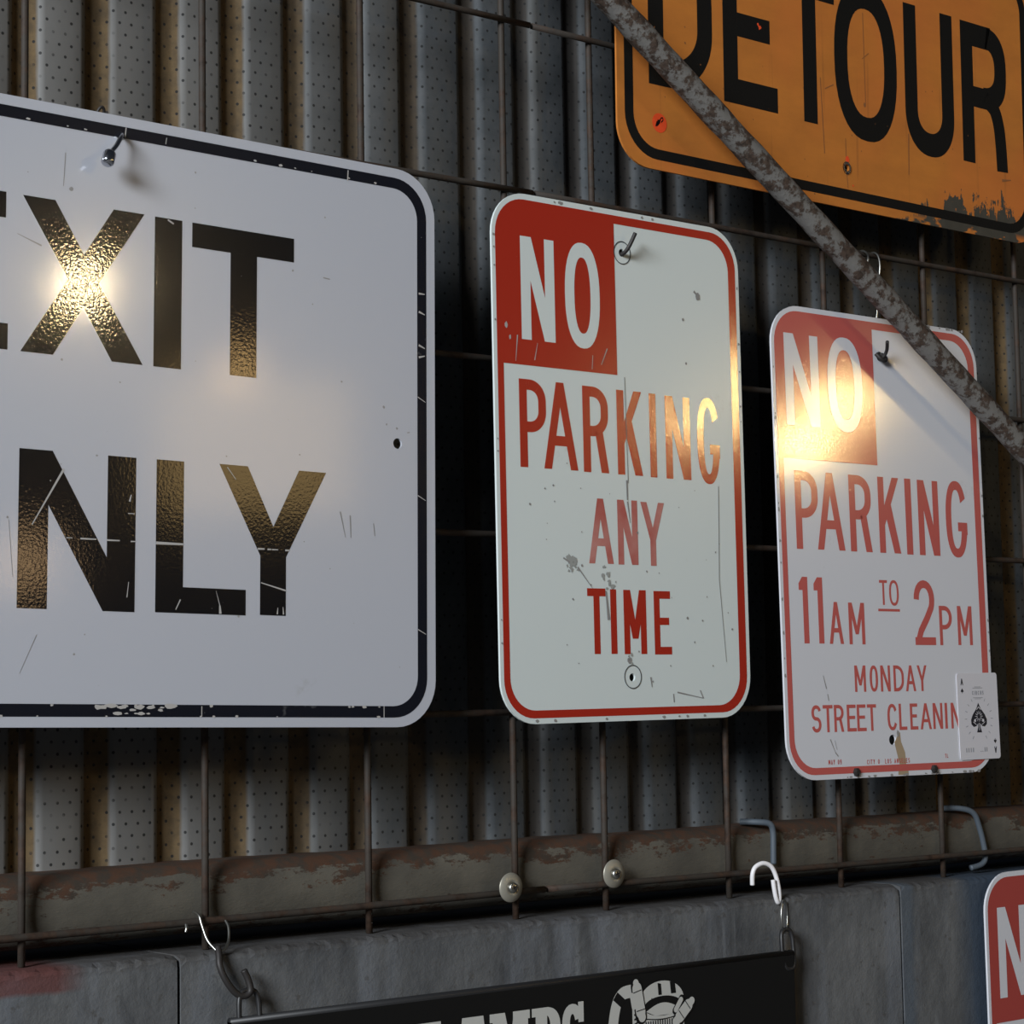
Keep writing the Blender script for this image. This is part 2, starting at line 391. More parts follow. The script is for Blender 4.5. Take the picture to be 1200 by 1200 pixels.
def letters(items, s, y, sh=None, U=IN, ox=0.0):
    """items: (character, x0, x1, z0, z1) in sign inches"""
    bm = bmesh.new()
    for it in items:
        c, x0, x1, z0, z1 = it[:5]; st = it[5] if len(it) > 5 else s
        for pl in glyph(c, x1-x0, z1-z0, st, sh): poly(bm, [((x0+p[0])*U+ox, (z0+p[1])*U) for p in pl], y)
    return bm
def row(text, x0, x1, z0, z1, s, gap):
    """spread a row of condensed capitals between x0 and x1"""
    rel = {'I': None, 'M': 1.28, ' ': 0.9, 'L': 0.9, 'E': 0.92, '1': 0.6}
    tot = sum((rel.get(c, 1.0) or 0) for c in text); nI = text.count('I')
    u = (x1-x0-gap*(len(text)-1)-nI*s)/tot; x = x0; out = []
    for c in text:
        wd = s if c == 'I' else u*rel.get(c, 1.0)
        if c != ' ': out.append((c, x, x+wd, z0, z1))
        x += wd+gap
    return out

def sign_root(name, pose, Win, label, cat, group=None):
    x, y, z, ro, pi, ya = pose
    ro, pi, ya = map(math.radians, (ro, pi, ya))
    u = Vector((math.cos(ro), 0, math.sin(ro))); v = Vector((-math.sin(ro), 0, math.cos(ro))); n = Vector((0, -1, 0))
    u2 = u*math.cos(ya)+n*math.sin(ya); v2 = v*math.cos(pi)+n*math.sin(pi); v2 = (v2-u2*v2.dot(u2)).normalized(); yy = v2.cross(u2)
    o = Vector((x, y, z))+u2*(Win*IN/2)
    m = Matrix(((u2.x, yy.x, v2.x, o.x), (u2.y, yy.y, v2.y, o.y), (u2.z, yy.z, v2.z, o.z), (0, 0, 0, 1)))
    r = empty(name, mat=m); tag(r, label, cat, group); return r
EPS = 0.00012
def put(root, name, Win, build, mat, label=None):
    bm = bmesh.new(); build(bm)
    o = link(name, bm, mat, root)
    if label: o['label'] = label
    return o
class Sign:
    def __init__(s, name, pose, W, H, R, mat, label, cat='sign', holes=(), group=None):
        s.W, s.H = W, H; s.ox = -W*IN/2
        s.root = sign_root(name, pose, W, label, cat, group)
        bm = bmesh.new()
        plate(bm, [s.p(q) for q in rrect(0, 0, W, H, R)], [[s.p(q) for q in circ(hx, hz, hr)] for hx, hz, hr in holes], 0.0, 0.0021)
        link('panel', bm, mat, s.root)
    def p(s, q): return (q[0]*IN+s.ox, q[1]*IN)
    def flat(s, name, outlines, mat, layer=1, label=None):
        bm = bmesh.new()
        for o in outlines: poly(bm, [s.p(q) for q in o], -EPS*layer)
        ob = link(name, bm, mat, s.root)
        if name in MARKS: ob['kind'] = 'stuff'
        if label: ob['label'] = label
        return ob
    def ring(s, name, A, B, mat, layer=1, label=None):
        bm = bmesh.new(); strip(bm, [s.p(q) for q in A], [s.p(q) for q in B], -EPS*layer, True)
        ob = link(name, bm, mat, s.root)
        if label: ob['label'] = label
        return ob
    def text(s, name, items, st, mat, layer=1, sh=None, label=None):
        ob = link(name, letters(items, st, -EPS*layer, sh, IN, s.ox), mat, s.root)
        if name in MARKS: ob['kind'] = 'stuff'
        if label: ob['label'] = label
        return ob
MARKS = ('scratches', 'scuffs', 'smudges', 'fine_print', 'paint_marks')
def blob(cx, cz, r, k=9, j=0.5, sx=1.0, sz=1.0):
    return [(cx+sx*r*(1-j*random.random())*math.cos(2*PI*i/k), cz+sz*r*(1-j*random.random())*math.sin(2*PI*i/k)) for i in range(k)]
def line(a, b, w0, w1=None):
    dx, dy = b[0]-a[0], b[1]-a[1]; l = math.hypot(dx, dy); nx, ny = -dy/l, dx/l; w1 = w0 if w1 is None else w1
    return [(a[0]+nx*w0/2, a[1]+ny*w0/2), (a[0]-nx*w0/2, a[1]-ny*w0/2), (b[0]-nx*w1/2, b[1]-ny*w1/2), (b[0]+nx*w1/2, b[1]+ny*w1/2)]

# ------------------------------------------------------------------ the setting
X0, X1 = -0.75, 3.3
# corrugated, perforated sheet; valley centres (x)
val = [0.7295, 0.792, 0.8555, 0.917, 0.978, 1.0385, 1.0995, 1.165, 1.2285, 1.290, 1.3535, 1.414, 1.476, 1.539, 1.601, 1.664, 1.7265, 1.789, 1.8515, 1.914, 1.977]
a = val[0]
while a > X0: a -= 0.0625; val.insert(0, a)
a = val[-1]
while a < X1: a += 0.0625; val.append(a)
prof = []
YC, YV = 0.053, 0.0605
for v in val:
    for k in range(-7, 8):
        dx = k/7*0.0165; q = max(0.0, min(1.0, (abs(dx)-0.0045)/0.0120)); q = q*q*(3-2*q)
        prof.append((v+dx, YV+(YC-YV)*q))
bm = bmesh.new(); zs = [1.436, 1.75, 2.1, 2.75]; uvl = bm.loops.layers.uv.new('UVMap')
cols = [[bm.verts.new((x, y, z)) for z in zs] for x, y in prof]
back = [[bm.verts.new((x, y+0.0012, z)) for z in zs] for x, y in prof]
arc = [0.0]
for i in range(1, len(prof)): arc.append(arc[-1]+math.dist(prof[i], prof[i-1]))
for i in range(len(cols)-1):
    for k in range(len(zs)-1):
        f = bm.faces.new((cols[i][k], cols[i+1][k], cols[i+1][k+1], cols[i][k+1]))
        for l, q in zip(f.loops, ((arc[i], zs[k]), (arc[i+1], zs[k]), (arc[i+1], zs[k+1]), (arc[i], zs[k+1]))): l[uvl].uv = q
        f = bm.faces.new((back[i+1][k], back[i][k], back[i][k+1], back[i+1][k+1]))
        for l, q in zip(f.loops, ((arc[i+1], zs[k]), (arc[i], zs[k]), (arc[i], zs[k+1]), (arc[i+1], zs[k+1]))): l[uvl].uv = q
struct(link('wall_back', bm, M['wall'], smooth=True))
# painted steel rail under the sheet
bm = bmesh.new()
pr = [(0.092, 1.4815), (0.024, 1.4825), (0.0175, 1.4805), (0.0125, 1.476), (0.0102, 1.470), (0.0092, 1.463), (0.0088, 1.455), (0.0092, 1.447), (0.0105, 1.440), (0.0130, 1.4345), (0.0170, 1.4305), (0.024, 1.4285), (0.027, 1.4305), (0.092, 1.4305)]
A = []
N = 90
for i in range(N+1):
    x = X0+(X1-X0)*i/N; A.append([bm.verts.new((x, y+0.0005*math.sin(i*1.7), z+0.0006*math.sin(i*0.9))) for y, z in pr])
for i in range(N):
    for k in range(len(pr)-1):
        f = bm.faces.new((A[i][k], A[i][k+1], A[i+1][k+1], A[i+1][k]))
        if 1 <= k <= 10: f.smooth = True
struct(link('trim_1', bm, M['beam']))
# low concrete wall, three cast lengths with joints between them
for i, (xa, xb) in enumerate(((X0, 0.8185), (0.8215, 1.6265), (1.6295, X1))):
    bm = bmesh.new(); n = max(20, int((xb-xa)/0.005)); rows = []
    for k in range(n+1):
        x = xa+(xb-xa)*k/n; e = 0.0014*math.sin(k*0.37+i)+0.0030*(random.random()-0.5)
        r = 0.0022 if 0 < k < n else 0.006
        rows.append([bm.verts.new(p) for p in ((x, -0.020, 0.0), (x, -0.020, 1.30), (x, -0.020, 1.4150-r+e*0.8), (x, -0.0190, 1.4165-r*0.3+e*0.6), (x, -0.010, 1.4180), (x, 0.12, 1.4180), (x, 0.12, 0.0))])
    for k in range(n):
        for j in range(6): bm.faces.new((rows[k][j], rows[k+1][j], rows[k+1][j+1], rows[k][j+1]))
    bm.faces.new(rows[0]); bm.faces.new(rows[-1][::-1])
    struct(link('wall_base', bm, M['concrete']))
bm = bmesh.new(); prism(bm, rc(X0, -0.05, X1, 0.0), -4.5, 0.2)
struct(link('floor', bm, M['floor']))

# ------------------------------------------------------------------ wire mesh panels
def wire(parent, name, a, b, bow=0.0, r=0.0029):
    bm = bmesh.new(); a = Vector(a); b = Vector(b); P = []
    for i in range(17):
        t = i/16; P.append(a.lerp(b, t)+Vector((0, 0, -bow*math.sin(PI*t))))
    tube(bm, P, r, 8); return link(name, bm, M['wire'], parent, True)
P6 = 0.1525
def mesh_panel(label, xs, xa, xb, yo):
    rt = empty('wire_mesh_panel', ((xa+xb)/2, 0, 1.4185)); rt['label'] = label; rt['category'] = 'wire mesh'
    rt['group'] = 'welded wire mesh panels'
    ox, oz = (xa+xb)/2, 1.4185
    for x in xs: wire(rt, 'vertical_wire', (x-ox, 0.0022+yo, 0), (x-ox, 0.0022+yo, 2.62-oz))
    for k in range(-2, 6):
        z = 2.2041-k*P6
        if z < 1.45: z += 0.0
        wire(rt, 'horizontal_wire', (xa-ox, -0.0018+yo, z-oz), (xb-ox, -0.0018+yo, z-oz), 0.002)
    return rt
mesh_panel('rusty welded wire mesh panel at left behind the black and white exit sign', [0.7034+k*P6 for k in range(-4, 4)], 0.06, 1.19, 0.0)
mesh_panel('rusty welded wire mesh panel at right behind the two red and white parking signs', [1.2640+k*P6 for k in range(0, 8)], 1.1935, 2.36, 0.0006)

# ------------------------------------------------------------------ EXIT ONLY sign
sg = Sign('exit_only_sign', (0.4374, -0.0263, 1.5946, -1.0747, -0.4263, 1.2893), 24, 18, 1.5, M['white_exit'],
          'large white metal sign with black EXIT ONLY letters, at left on the wire mesh', holes=[(22.53, 9.02, 0.17), (12.62, 17.44, 0.17)])
sg.ring('border', rrect(0.36, 0.30, 23.66, 17.69, 1.25), rrect(0.72, 0.66, 23.30, 17.34, 0.95), M['black_border'], 1, 'black painted border')
sg.text('lettering', [('E', 6.2, 9.16, 10.62, 15.16), ('X', 9.55, 13.42, 10.62, 15.15), ('I', 13.77, 14.69, 10.62, 15.14), ('T', 15.03, 18.62, 10.62, 15.14)], 0.93, M['black_paint'], 1, 0.75, 'black word EXIT')
sg.text('lettering', [('O', 5.1, 9.0, 3.26, 7.93), ('N', 9.58, 13.25, 3.33, 7.85), ('L', 13.92, 16.97, 3.35, 7.86), ('Y', 16.03, 19.82, 3.38, 7.88)], 0.91, M['black_paint'], 1, 0.77, 'black word ONLY')
sc = []
x = 11.05
for a_, b_, wd in ((11.06, 11.25, .03), (11.5, 12.0, .05), (12.33, 12.75, .05), (13.1, 13.26, .04), (13.92, 14.83, .085), (17.38, 17.62, .06), (17.72, 17.86, .05), (17.88, 18.1, .04), (18.35, 18.5, .06)):
    sc.append(line((a_, 5.385), (b_, 5.39), wd, wd*.7))
sc += [line((17.5, 4.36), (18.38, 4.15), .03, .05), line((10.95, 7.35), (10.0, 5.7), .07, .03), line((16.1, 3.37), (16.08, 3.62), .09, .05), line((16.08, 3.62), (15.95, 4.05), .03, .01), line((18.08, 3.42), (18.1, 3.62), .05, .02), line((18.3, 3.42), (18.28, 3.65), .05, .02),
       line((14.6, 3.45), (14.75, 3.75), .03, .04), line((13.05, 6.55), (13.1, 6.75), .06, .03), line((13.0, 3.75), (13.05, 4.2), .03, .02), line((13.0, 6.2), (13.22, 6.2), .025), line((16.3, 7.8), (16.6, 7.45), .03, .02), line((14.2, 15.1), (14.4, 15.0), .05, .05),
       line((12.75, 17.37), (12.78, 17.68), .035), line((14.1, 17.4), (14.13, 17.6), .025), line((20.6, 17.3), (20.62, 17.65), .04), line((22.0, .3), (22.0, .66), .03), line((15.5, .32), (15.5, .62), .03)]
for z in (13.4, 12.3, 11.9, 14.0): sc.append(line((23.36, z), (23.6, z+random.uniform(-.1, .2)), .07, .03))
for z in (10.6, 7.4, 3.1): sc.append(line((23.31, z), (23.62, z-0.15), .03, .02))
for i in range(16):
    sc.append(blob(random.uniform(11.9, 14.5), random.choice((.62, .58, .5, .4)), random.uniform(.04, .16), sx=1.8, sz=.6))
for i in range(26): sc.append(blob(random.uniform(9, 23.3), random.choice((.32, .63, 17.4)), random.uniform(.02, .06), sx=1.6))
sg.flat('scratches', sc, M['scratch_light'], 2, 'pale scratches and paint chips')
dk = [line((10.85, 16.6), (10.8, 15.6), .03, .02), line((9.4, 14.0), (10.15, 13.75), .02, .05), blob(11.05, 15.55, .09), line((19.7, 14.05), (19.95, 14.03), .04), line((20.35, 6.7), (20.55, 5.9), .05, .02), line((20.72, 6.6), (20.75, 5.9), .05, .03), line((21.6, 6.4), (21.65, 6.0), .03),
      blob(22.0, 10.15, .06), blob(22.5, 9.5, .05), line((22.9, 9.4), (23.0, 9.42), .03), blob(22.1, 9.6, .04), line((10.2, 2.6), (9.7, 1.5), .02, .01), line((9.3, 5.8), (9.45, 4.2), .015)]
for i in range(24): dk.append(blob(random.uniform(9.2, 22.8), random.uniform(1, 17), random.uniform(.02, .05)))
sg.flat('scuffs', dk, M['scratch_dark'], 1, 'dark scuffs and specks')
# hook hanging it
def mapto(root, pts):
    m = root.matrix_basis; return [m @ Vector(p) for p in pts]
hx, hz = 12.62*IN+sg.ox, 17.44*IN
hk = empty('wall_hook', tuple(mapto(sg.root, [(hx, -0.001, hz)])[0]))
tag(hk, 'small chrome hook with round knob through the top hole of the exit sign', 'hook')
def rel(o, pts): return [Vector(p)-o.location for p in pts]
bm = bmesh.new(); tube(bm, rel(hk, spline([(0.7655, -.008, 2.0370), (0.7650, -.028, 2.0325), (0.7645, -.0345, 2.0300), (0.7605, -.0395, 2.0255), (0.7555, -.0425, 2.0185), (0.7490, -.0455, 2.0118)])), 0.0018, 12)
link('shank', bm, M['chrome'], hk, True)
bm = bmesh.new(); tube(bm, rel(hk, [(0.7492, -.0450, 2.0122), (0.7488, -.0453, 2.0115), (0.7484, -.0456, 2.0106), (0.7455, -.0478, 2.0035), (0.7451, -.0481, 2.0026), (0.7449, -.0483, 2.0021)]), [0.0030, 0.0044, 0.0049, 0.0049, 0.0042, 0.0028], 20)
link('knob', bm, M['chrome'], hk, True)
bm = bmesh.new(); tube(bm, rel(hk, spline([(0.7585, -.004, 2.049), (0.7605, -.006, 2.0555), (0.7628, -.007, 2.0575), (0.765, -.006, 2.0550), (0.7655, -.003, 2.049)], 5)), 0.0012, 8)
link('wire_loop', bm, M['dark_steel'], hk, True)

# ------------------------------------------------------------------ NO PARKING ANY TIME sign
def np_base(sg, red, z_off=0.0):
    sg.ring('border', rrect(0.15, 0.19, 11.82, 17.80, 1.3), rrect(0.42, 0.45, 11.44, 17.50, 1.1), red, 1, 'red border line')
    o = rrect(0.15, 0.19, 11.82, 17.80, 1.3)
    tl = [q for q in o if q[0] < 2.0 and q[1] > 16.0]
    sg.flat('red_block', [tl+[(0.15, 12.10), (5.66, 12.10), (5.66, 17.80)]], red, 1.8, 'red block')
sg = Sign('no_parking_sign', (1.123, -0.030, 1.5833, 0.4323, 0.1225, -1.6628), 12, 18, 1.5, M['white_np1'],
          'white NO PARKING ANY TIME sign with bright red letters, right beside the exit sign', holes=[(6.02, 1.50, 0.14), (6.03, 16.50, 0.14)], group='parking signs')
np_base(sg, M['red_np1'])
sg.text('lettering', [('N', 1.25, 2.78, 12.98, 16.53), ('O', 3.26, 4.90, 12.90, 16.62)], 0.44, M['white_np1'], 2.8, 0.52, 'white word NO')
PK = [('P', 1.07, 2.27, 8.62, 11.62), ('A', 2.14, 3.70, 8.62, 11.62), ('R', 3.96, 5.16, 8.60, 11.60), ('K', 5.58, 6.80, 8.59, 11.58), ('I', 7.17, 7.50, 8.57, 11.57), ('N', 7.96, 9.22, 8.56, 11.55), ('G', 9.57, 10.74, 8.46, 11.62)]
sg.text('lettering', PK, 0.345, M['red_np1'], 1, 0.36, 'red word PARKING')
sg.text('lettering', [('A', 4.10, 5.27, 5.44, 7.70), ('N', 5.49, 6.46, 5.43, 7.70), ('Y', 6.62, 7.79, 5.42, 7.67)], 0.28, M['red_sheen'], 1, 0.28, 'red word ANY with its sheen painted pink')
sg.text('lettering', [('T', 3.97, 4.83, 2.32, 4.58), ('I', 5.05, 5.34, 2.32, 4.56), ('M', 5.68, 6.77, 2.31, 4.55), ('E', 7.15, 8.0, 2.29, 4.53)], 0.285, M['red_np1'], 1, 0.27, 'red word TIME')
for cx, cz in ((6.04, 1.52), (6.04, 16.50)):
    sg.ring('marker_ring', circ(cx, cz, .42, 30), circ(cx, cz, .385, 30), M['ink'], 3, 'ring drawn round the bolt hole')
dk = [line((6.0, 12.05), (6.05, 8.3), .03, .03), line((5.98, 8.4), (5.99, 7.7), .07, .06), line((5.99, 7.65), (6.1, 6.9), .06, .02), line((10.6, 8.4), (10.5, 5.0), .03), line((10.5, 5.0), (10.75, 2.0), .03, .02), line((8.2, .95), (9.5, .72), .05, .02), line((9.5, .72), (9.35, 1.0), .04),
      blob(9.8, 15.3, .2, sx=.8), line((9.6, 15.5), (9.9, 15.25), .1, .03), blob(9.0, 14.4, .07), blob(9.1, 12.8, .06), line((2.9, 5.6), (3.2, 5.45), .06), line((3.55, 5.3), (4.2, 4.6), .06, .02), line((6.9, 1.5), (6.95, 1.15), .07, .03), line((8.0, .9), (8.02, .6), .04), blob(5.9, 2.1, .17, sx=.7), line((4.95, 3.5), (4.85, 4.5), .12, .06)]
for i in range(34): dk.append(blob(random.uniform(.6, 11.2), random.uniform(.5, 9.0), random.uniform(.02, .06)))
for i in range(26):
    t = random.random()
    dk.append(blob(random.choice((0.08, 11.9)), random.uniform(1.5, 16.5), random.uniform(.03, .07)) if t < .5 else blob(random.uniform(1.5, 10.5), random.choice((0.1, 17.9)), random.uniform(.04, .09), sx=1.5))
sg.flat('scuffs', dk, M['scratch_dark'], 3.2, 'grey scuffs and hairline cracks')
sm = []
for i in range(26): sm.append(blob(3.32+random.gauss(0, .14), 5.42+random.gauss(0, .13), random.uniform(.05, .16), 7, .7))
for i in range(14): sm.append(blob(5.0+random.gauss(0, .12), 4.95+random.gauss(0, .28), random.uniform(.05, .13), 7, .7))
for i in range(8): sm.append(blob(5.95+random.gauss(0, .08), 2.15+random.gauss(0, .12), random.uniform(.05, .1), 7, .7))
sg.flat('smudges', sm, M['smudge'], 3.0, 'grey grime smudges')
ch = [blob(.55, 13.4, .09, sz=1.6), blob(.72, 13.0, .06, sz=2), line((.95, 12.2), (1.05, 13.1), .02, .05), line((1.8, 12.3), (1.95, 12.9), .04, .02), line((4.9, 12.4), (5.2, 13.0), .03, .05), line((4.45, 12.2), (4.5, 12.7), .03)]
sg.flat('scratches', ch, M['scratch_light'], 3.4, 'pale scratches in the red')
nx_, nz_ = 6.02*IN+sg.ox, 16.50*IN
hk = empty('wall_hook', tuple(mapto(sg.root, [(nx_, 0, nz_)])[0])); tag(hk, 'thin dark bent hook through the top hole of the bright red lettered sign', 'hook')
bm = bmesh.new(); tube(bm, rel(hk, mapto(sg.root, spline([(nx_, .026, nz_+.006), (nx_, .008, nz_), (nx_, -.002, nz_-.001), (nx_+.0015, -.008, nz_+.004), (nx_+.0055, -.013, nz_+.0165)]))), 0.0019, 10)
link('shank', bm, M['dark_steel'], hk, True)

# ------------------------------------------------------------------ NO PARKING 11AM TO 2PM sign
sg = Sign('no_parking_sign', (1.4712, -0.0238, 1.5241, -0.0148, -0.8462, 0.2872), 12, 18, 1.5, M['white_np2'],
          'white street cleaning sign with faded pinkish red letters and a playing card at its corner', holes=[(6.09, 16.46, 0.2), (5.86, 1.40, 0.2)], group='parking signs')
np_base(sg, M['red_np2'])
sg.text('lettering', [('N', 0.66, 2.52, 13.37, 16.91), ('O', 3.0, 4.97, 13.29, 17.02)], 0.46, M['white_np2'], 2.8, 0.5, 'white word NO')
sg.text('lettering', [('P', 0.95, 2.19, 8.67, 11.65), ('A', 2.10, 3.63, 8.68, 11.65), ('R', 3.94, 5.18, 8.67, 11.65), ('K', 5.61, 6.84, 8.67, 11.66), ('I', 7.19, 7.56, 8.65, 11.67), ('N', 7.95, 9.19, 8.65, 11.66), ('G', 9.62, 10.93, 8.62, 11.73)], 0.345, M['red_np2'], 1, 0.36, 'red word PARKING')
sg.text('lettering', [('1', 0.96, 1.44, 5.11, 7.62, .28), ('1', 1.77, 2.25, 5.11, 7.62, .28), ('A', 2.54, 3.33, 5.10, 6.70, .18), ('M', 3.64, 4.54, 5.09, 6.69, .18)], 0.2, M['red_np2'], 1, None, 'red time 11AM')
sg.text('lettering', [('T', 5.46, 5.92, 6.63, 7.60, .11), ('O', 6.02, 6.58, 6.61, 7.61, .11)], 0.2, M['red_np2'], 1, None, 'small red word TO')
sg.text('lettering', [('2', 7.45, 8.68, 5.08, 7.65, .31), ('P', 8.93, 9.70, 5.08, 6.65, .18), ('M', 10.04, 10.94, 5.09, 6.66, .18)], 0.2, M['red_np2'], 1, None, 'red time 2PM')
sg.flat('underline', [rc(5.35, 6.38, 6.61, 6.48)], M['red_np2'], 1, 'red line under TO')
mon = list(zip('MONDAY', (3.84, 4.69, 5.31, 6.06, 6.76, 7.44), (4.47, 5.16, 5.87, 6.66, 7.36, 8.03)))
sg.text('lettering', [(c, a_, b_, 3.27, 4.28) for c, a_, b_ in mon], 0.13, M['red_np2'], 1, 0.13, 'red word MONDAY')
st = [('S', 1.38, 1.90), ('T', 2.0, 2.54), ('R', 2.61, 3.14), ('E', 3.32, 3.84), ('E', 3.88, 4.40), ('T', 4.46, 4.98), ('C', 5.61, 6.17), ('L', 6.28, 6.74), ('E', 6.93, 7.39), ('A', 7.52, 8.19), ('N', 8.29, 8.87), ('I', 9.01, 9.16), ('N', 9.38, 9.95), ('G', 10.1, 10.65)]
sg.text('lettering', [(c, a_, b_, 1.77, 2.79) for c, a_, b_ in st[:6]], 0.135, M['red_np2'], 1, 0.13, 'red word STREET')
sg.text('lettering', [(c, a_, b_, 1.77, 2.79) for c, a_, b_ in st[6:]], 0.135, M['red_np2'], 1, 0.13, 'red word CLEANING')
sg.text('fine_print', row('MAY 09', 2.2, 2.92, .55, .73, .03, .04)+row('CITY OF LOS ANGELES', 4.34, 6.80, .50, .68, .03, .045)+row('TL', 8.9, 9.1, .62, .78, .03, .04), 0.03, M['red_np2'], 1, 0.03, 'small red print along the bottom')
sg.flat('drip_stain', [[(5.95, 1.3), (6.2, 1.6), (6.55, .9), (6.62, .1), (6.3, .1)], [(6.1, 1.5), (6.3, 1.7), (6.35, 1.2)], [(6.1, 0.05), (6.7, .02), (6.7, .4), (6.15, .45)]], M['drip'], .6, 'brown rust drip below the bolt hole')
dk = [line((2.1, 3.9), (2.25, 3.4), .03, .05), line((2.3, 3.2), (2.35, 2.95), .04), line((2.35, 1.5), (2.6, 1.0), .05, .02), line((2.6, 1.0), (2.75, .85), .05), line((2.6, 1.45), (2.7, 1.1), .02)]
dk += [blob(6.18, 1.62, .13, sx=.7, sz=1.6)]
for i in range(22): dk.append(blob(random.choice((0.06, 11.94)), random.uniform(1.4, 16.6), random.uniform(.03, .07), sz=1.6))
for i in range(14): dk.append(blob(random.uniform(8.5, 11.2), 17.95, random.uniform(.04, .12), sz=.8))
for i in range(18): dk.append(blob(random.uniform(1, 11), .05, random.uniform(.03, .07), sx=2))
sg.flat('scuffs', dk, M['scratch_dark'], 2, 'dark nicks along the edges')
for bx, bz in ((3.70, .23), (8.19, .21)):
    bm = bmesh.new(); c0 = sg.p((bx, bz))
    tube(bm, [(c0[0], .0005, c0[1]), (c0[0], -.0022, c0[1]), (c0[0], -.0032, c0[1])], [.0044, .0042, .0025], 6)
    link('rivet', bm, M['dark_steel'], sg.root)
NP2 = sg
nx_, nz_ = 6.09*IN+sg.ox, 16.46*IN
hk = empty('wall_hook', tuple(mapto(sg.root, [(nx_, 0, nz_)])[0])); tag(hk, 'bent wire hook holding the street cleaning sign below the slanting pipe', 'hook')
bm = bmesh.new(); tube(bm, rel(hk, mapto(sg.root, spline([(nx_, .02, nz_+.004), (nx_-.001, .004, nz_-.001), (nx_-.001, -.004, nz_-.002), (nx_-.001, -.010, nz_+.004), (nx_-.0085, -.018, nz_+.0115)]))), 0.0018, 10)
link('shank', bm, M['dark_steel'], hk, True)
bm = bmesh.new(); tube(bm, rel(hk, mapto(sg.root, spline([(nx_-.008, -.002, nz_+.002), (nx_-.005, -.005, nz_-.003), (nx_, -.0055, nz_-.005), (nx_+.004, -.004, nz_-.002), (nx_+.004, .003, nz_+.004)]))), 0.0021, 10)
link('knot', bm, M['dark_steel'], hk, True)
for xx, z0, z1, lean in ((1.6185, 2.0305, 2.0520, .0025), (1.6362, 2.0205, 2.0520, .0012)):
    bm = bmesh.new(); tube(bm, rel(hk, spline([(xx-lean, -.012, z0), (xx, -.0135, (z0+z1)/2), (xx+lean, -.010, z1-.004), (xx+lean, -.003, z1), (xx+lean, .004, z1-.004)])), 0.0011, 8)
    link('wire_strand', bm, M['zinc'], hk, True)
bm = bmesh.new(); tube(bm, rel(hk, spline([(1.6345, -.012, 2.021), (1.634, -.011, 2.0), (1.632, -.008, 1.975), (1.631, .006, 1.955)])), 0.0010, 8)
link('wire_strand', bm, M['zinc'], hk, True)

# ------------------------------------------------------------------ playing card on that sign
def card_poly(q): return (q[0]*IN, q[1]*IN)
m = NP2.root.matrix_basis.copy()
# card lies flat on the sign; lower left corner at sign inches (9.78, 0.50)
loc = m @ Vector((9.80*IN+NP2.ox, -0.0011, 0.50*IN))
cm = m.to_3x3().to_4x4() @ Matrix.Rotation(math.radians(-0.4), 4, 'Y'); cm.translation = loc
cd = empty('playing_card', mat=cm); tag(cd, 'white ace of spades playing card stuck on the corner of the street cleaning sign', 'playing card')
bm = bmesh.new(); prism(bm, [card_poly(q) for q in rrect(0, 0, 2.5, 3.46, .13)], 0, 0.0006); link('card_stock', bm, M['card'], cd)
def spade(cx, cz, r):
    pts = [(0, 1.0), (.22, .62), (.62, .22), (.82, -.12), (.80, -.42), (.58, -.60), (.30, -.56), (.10, -.36), (.12, -.62), (.26, -.98), (-.26, -.98), (-.12, -.62), (-.10, -.36), (-.30, -.56), (-.58, -.60), (-.80, -.42), (-.82, -.12), (-.62, .22), (-.22, .62)]
    return [(cx+r*a_, cz+r*b_) for a_, b_ in pts]
def cflat(name, outlines, mat, y, label=None):
    bm = bmesh.new()
    for o in outlines: poly(bm, [card_poly(q) for q in o], y)
    ob = link(name, bm, mat, cd)
    if name in ('fine_print', 'pip_ornament'): ob['kind'] = 'stuff'
    if label: ob['label'] = label
cflat('spade_pip', [spade(1.25, 1.66, .60)], M['card_ink'], -EPS, 'large black spade')
orn = []
for a_ in range(0, 360, 30): orn.append(line((1.25+.10*math.cos(math.radians(a_)), 1.72+.10*math.sin(math.radians(a_))), (1.25+.24*math.cos(math.radians(a_)), 1.72+.22*math.sin(math.radians(a_))), .03, .015))
orn += [blob(1.0, 1.55, .07, 8, .1), blob(1.5, 1.55, .07, 8, .1), line((1.25, 2.1), (1.12, 1.98), .03), line((1.25, 2.1), (1.38, 1.98), .03), line((1.25, 1.45), (1.25, 1.15), .03), line((.88, 1.5), (1.08, 1.38), .025), line((1.62, 1.5), (1.42, 1.38), .025)]
cflat('pip_ornament', orn, M['card'], -2*EPS)
cflat('corner_pip', [spade(.30, 2.76, .10)], M['card_ink'], -EPS)
cflat('corner_pip', [[(2*1.25-a_, 3.46-b_) for a_, b_ in spade(.30, 2.76, .10)]], M['card_ink'], -EPS)
cor = glyph('A', .16, .26, .045)
cflat('corner_letter', [[(.22+a_, 2.98+b_) for a_, b_ in g] for g in cor], M['card_ink'], -EPS)
cflat('corner_letter', [[(2.28-a_, .48-b_) for a_, b_ in g] for g in cor], M['card_ink'], -EPS)
cc = []
for c, a_, b_, z0, z1 in row('CIRCUS', .90, 1.62, 2.58, 2.74, .035, .05):
    cc += [[(a_+p[0], z0+p[1]) for p in g] for g in glyph(c, b_-a_, z1-z0, .035)]
cc += [rc(.95, 2.84, 1.55, 2.865), rc(1.05, 2.89, 1.45, 2.91), rc(.95, 2.45, 1.55, 2.475), rc(1.05, 2.41, 1.45, 2.425)]
for a_ in (-60, -40, -20, 0, 20, 40, 60, 120, 140, 160, 180, 200, 220, 240):
    ca, sa = math.cos(math.radians(a_)), math.sin(math.radians(a_))
    cc.append(line((1.25+.74*ca, 1.62+.80*sa), (1.25+.88*ca, 1.62+.93*sa), .035, .02))
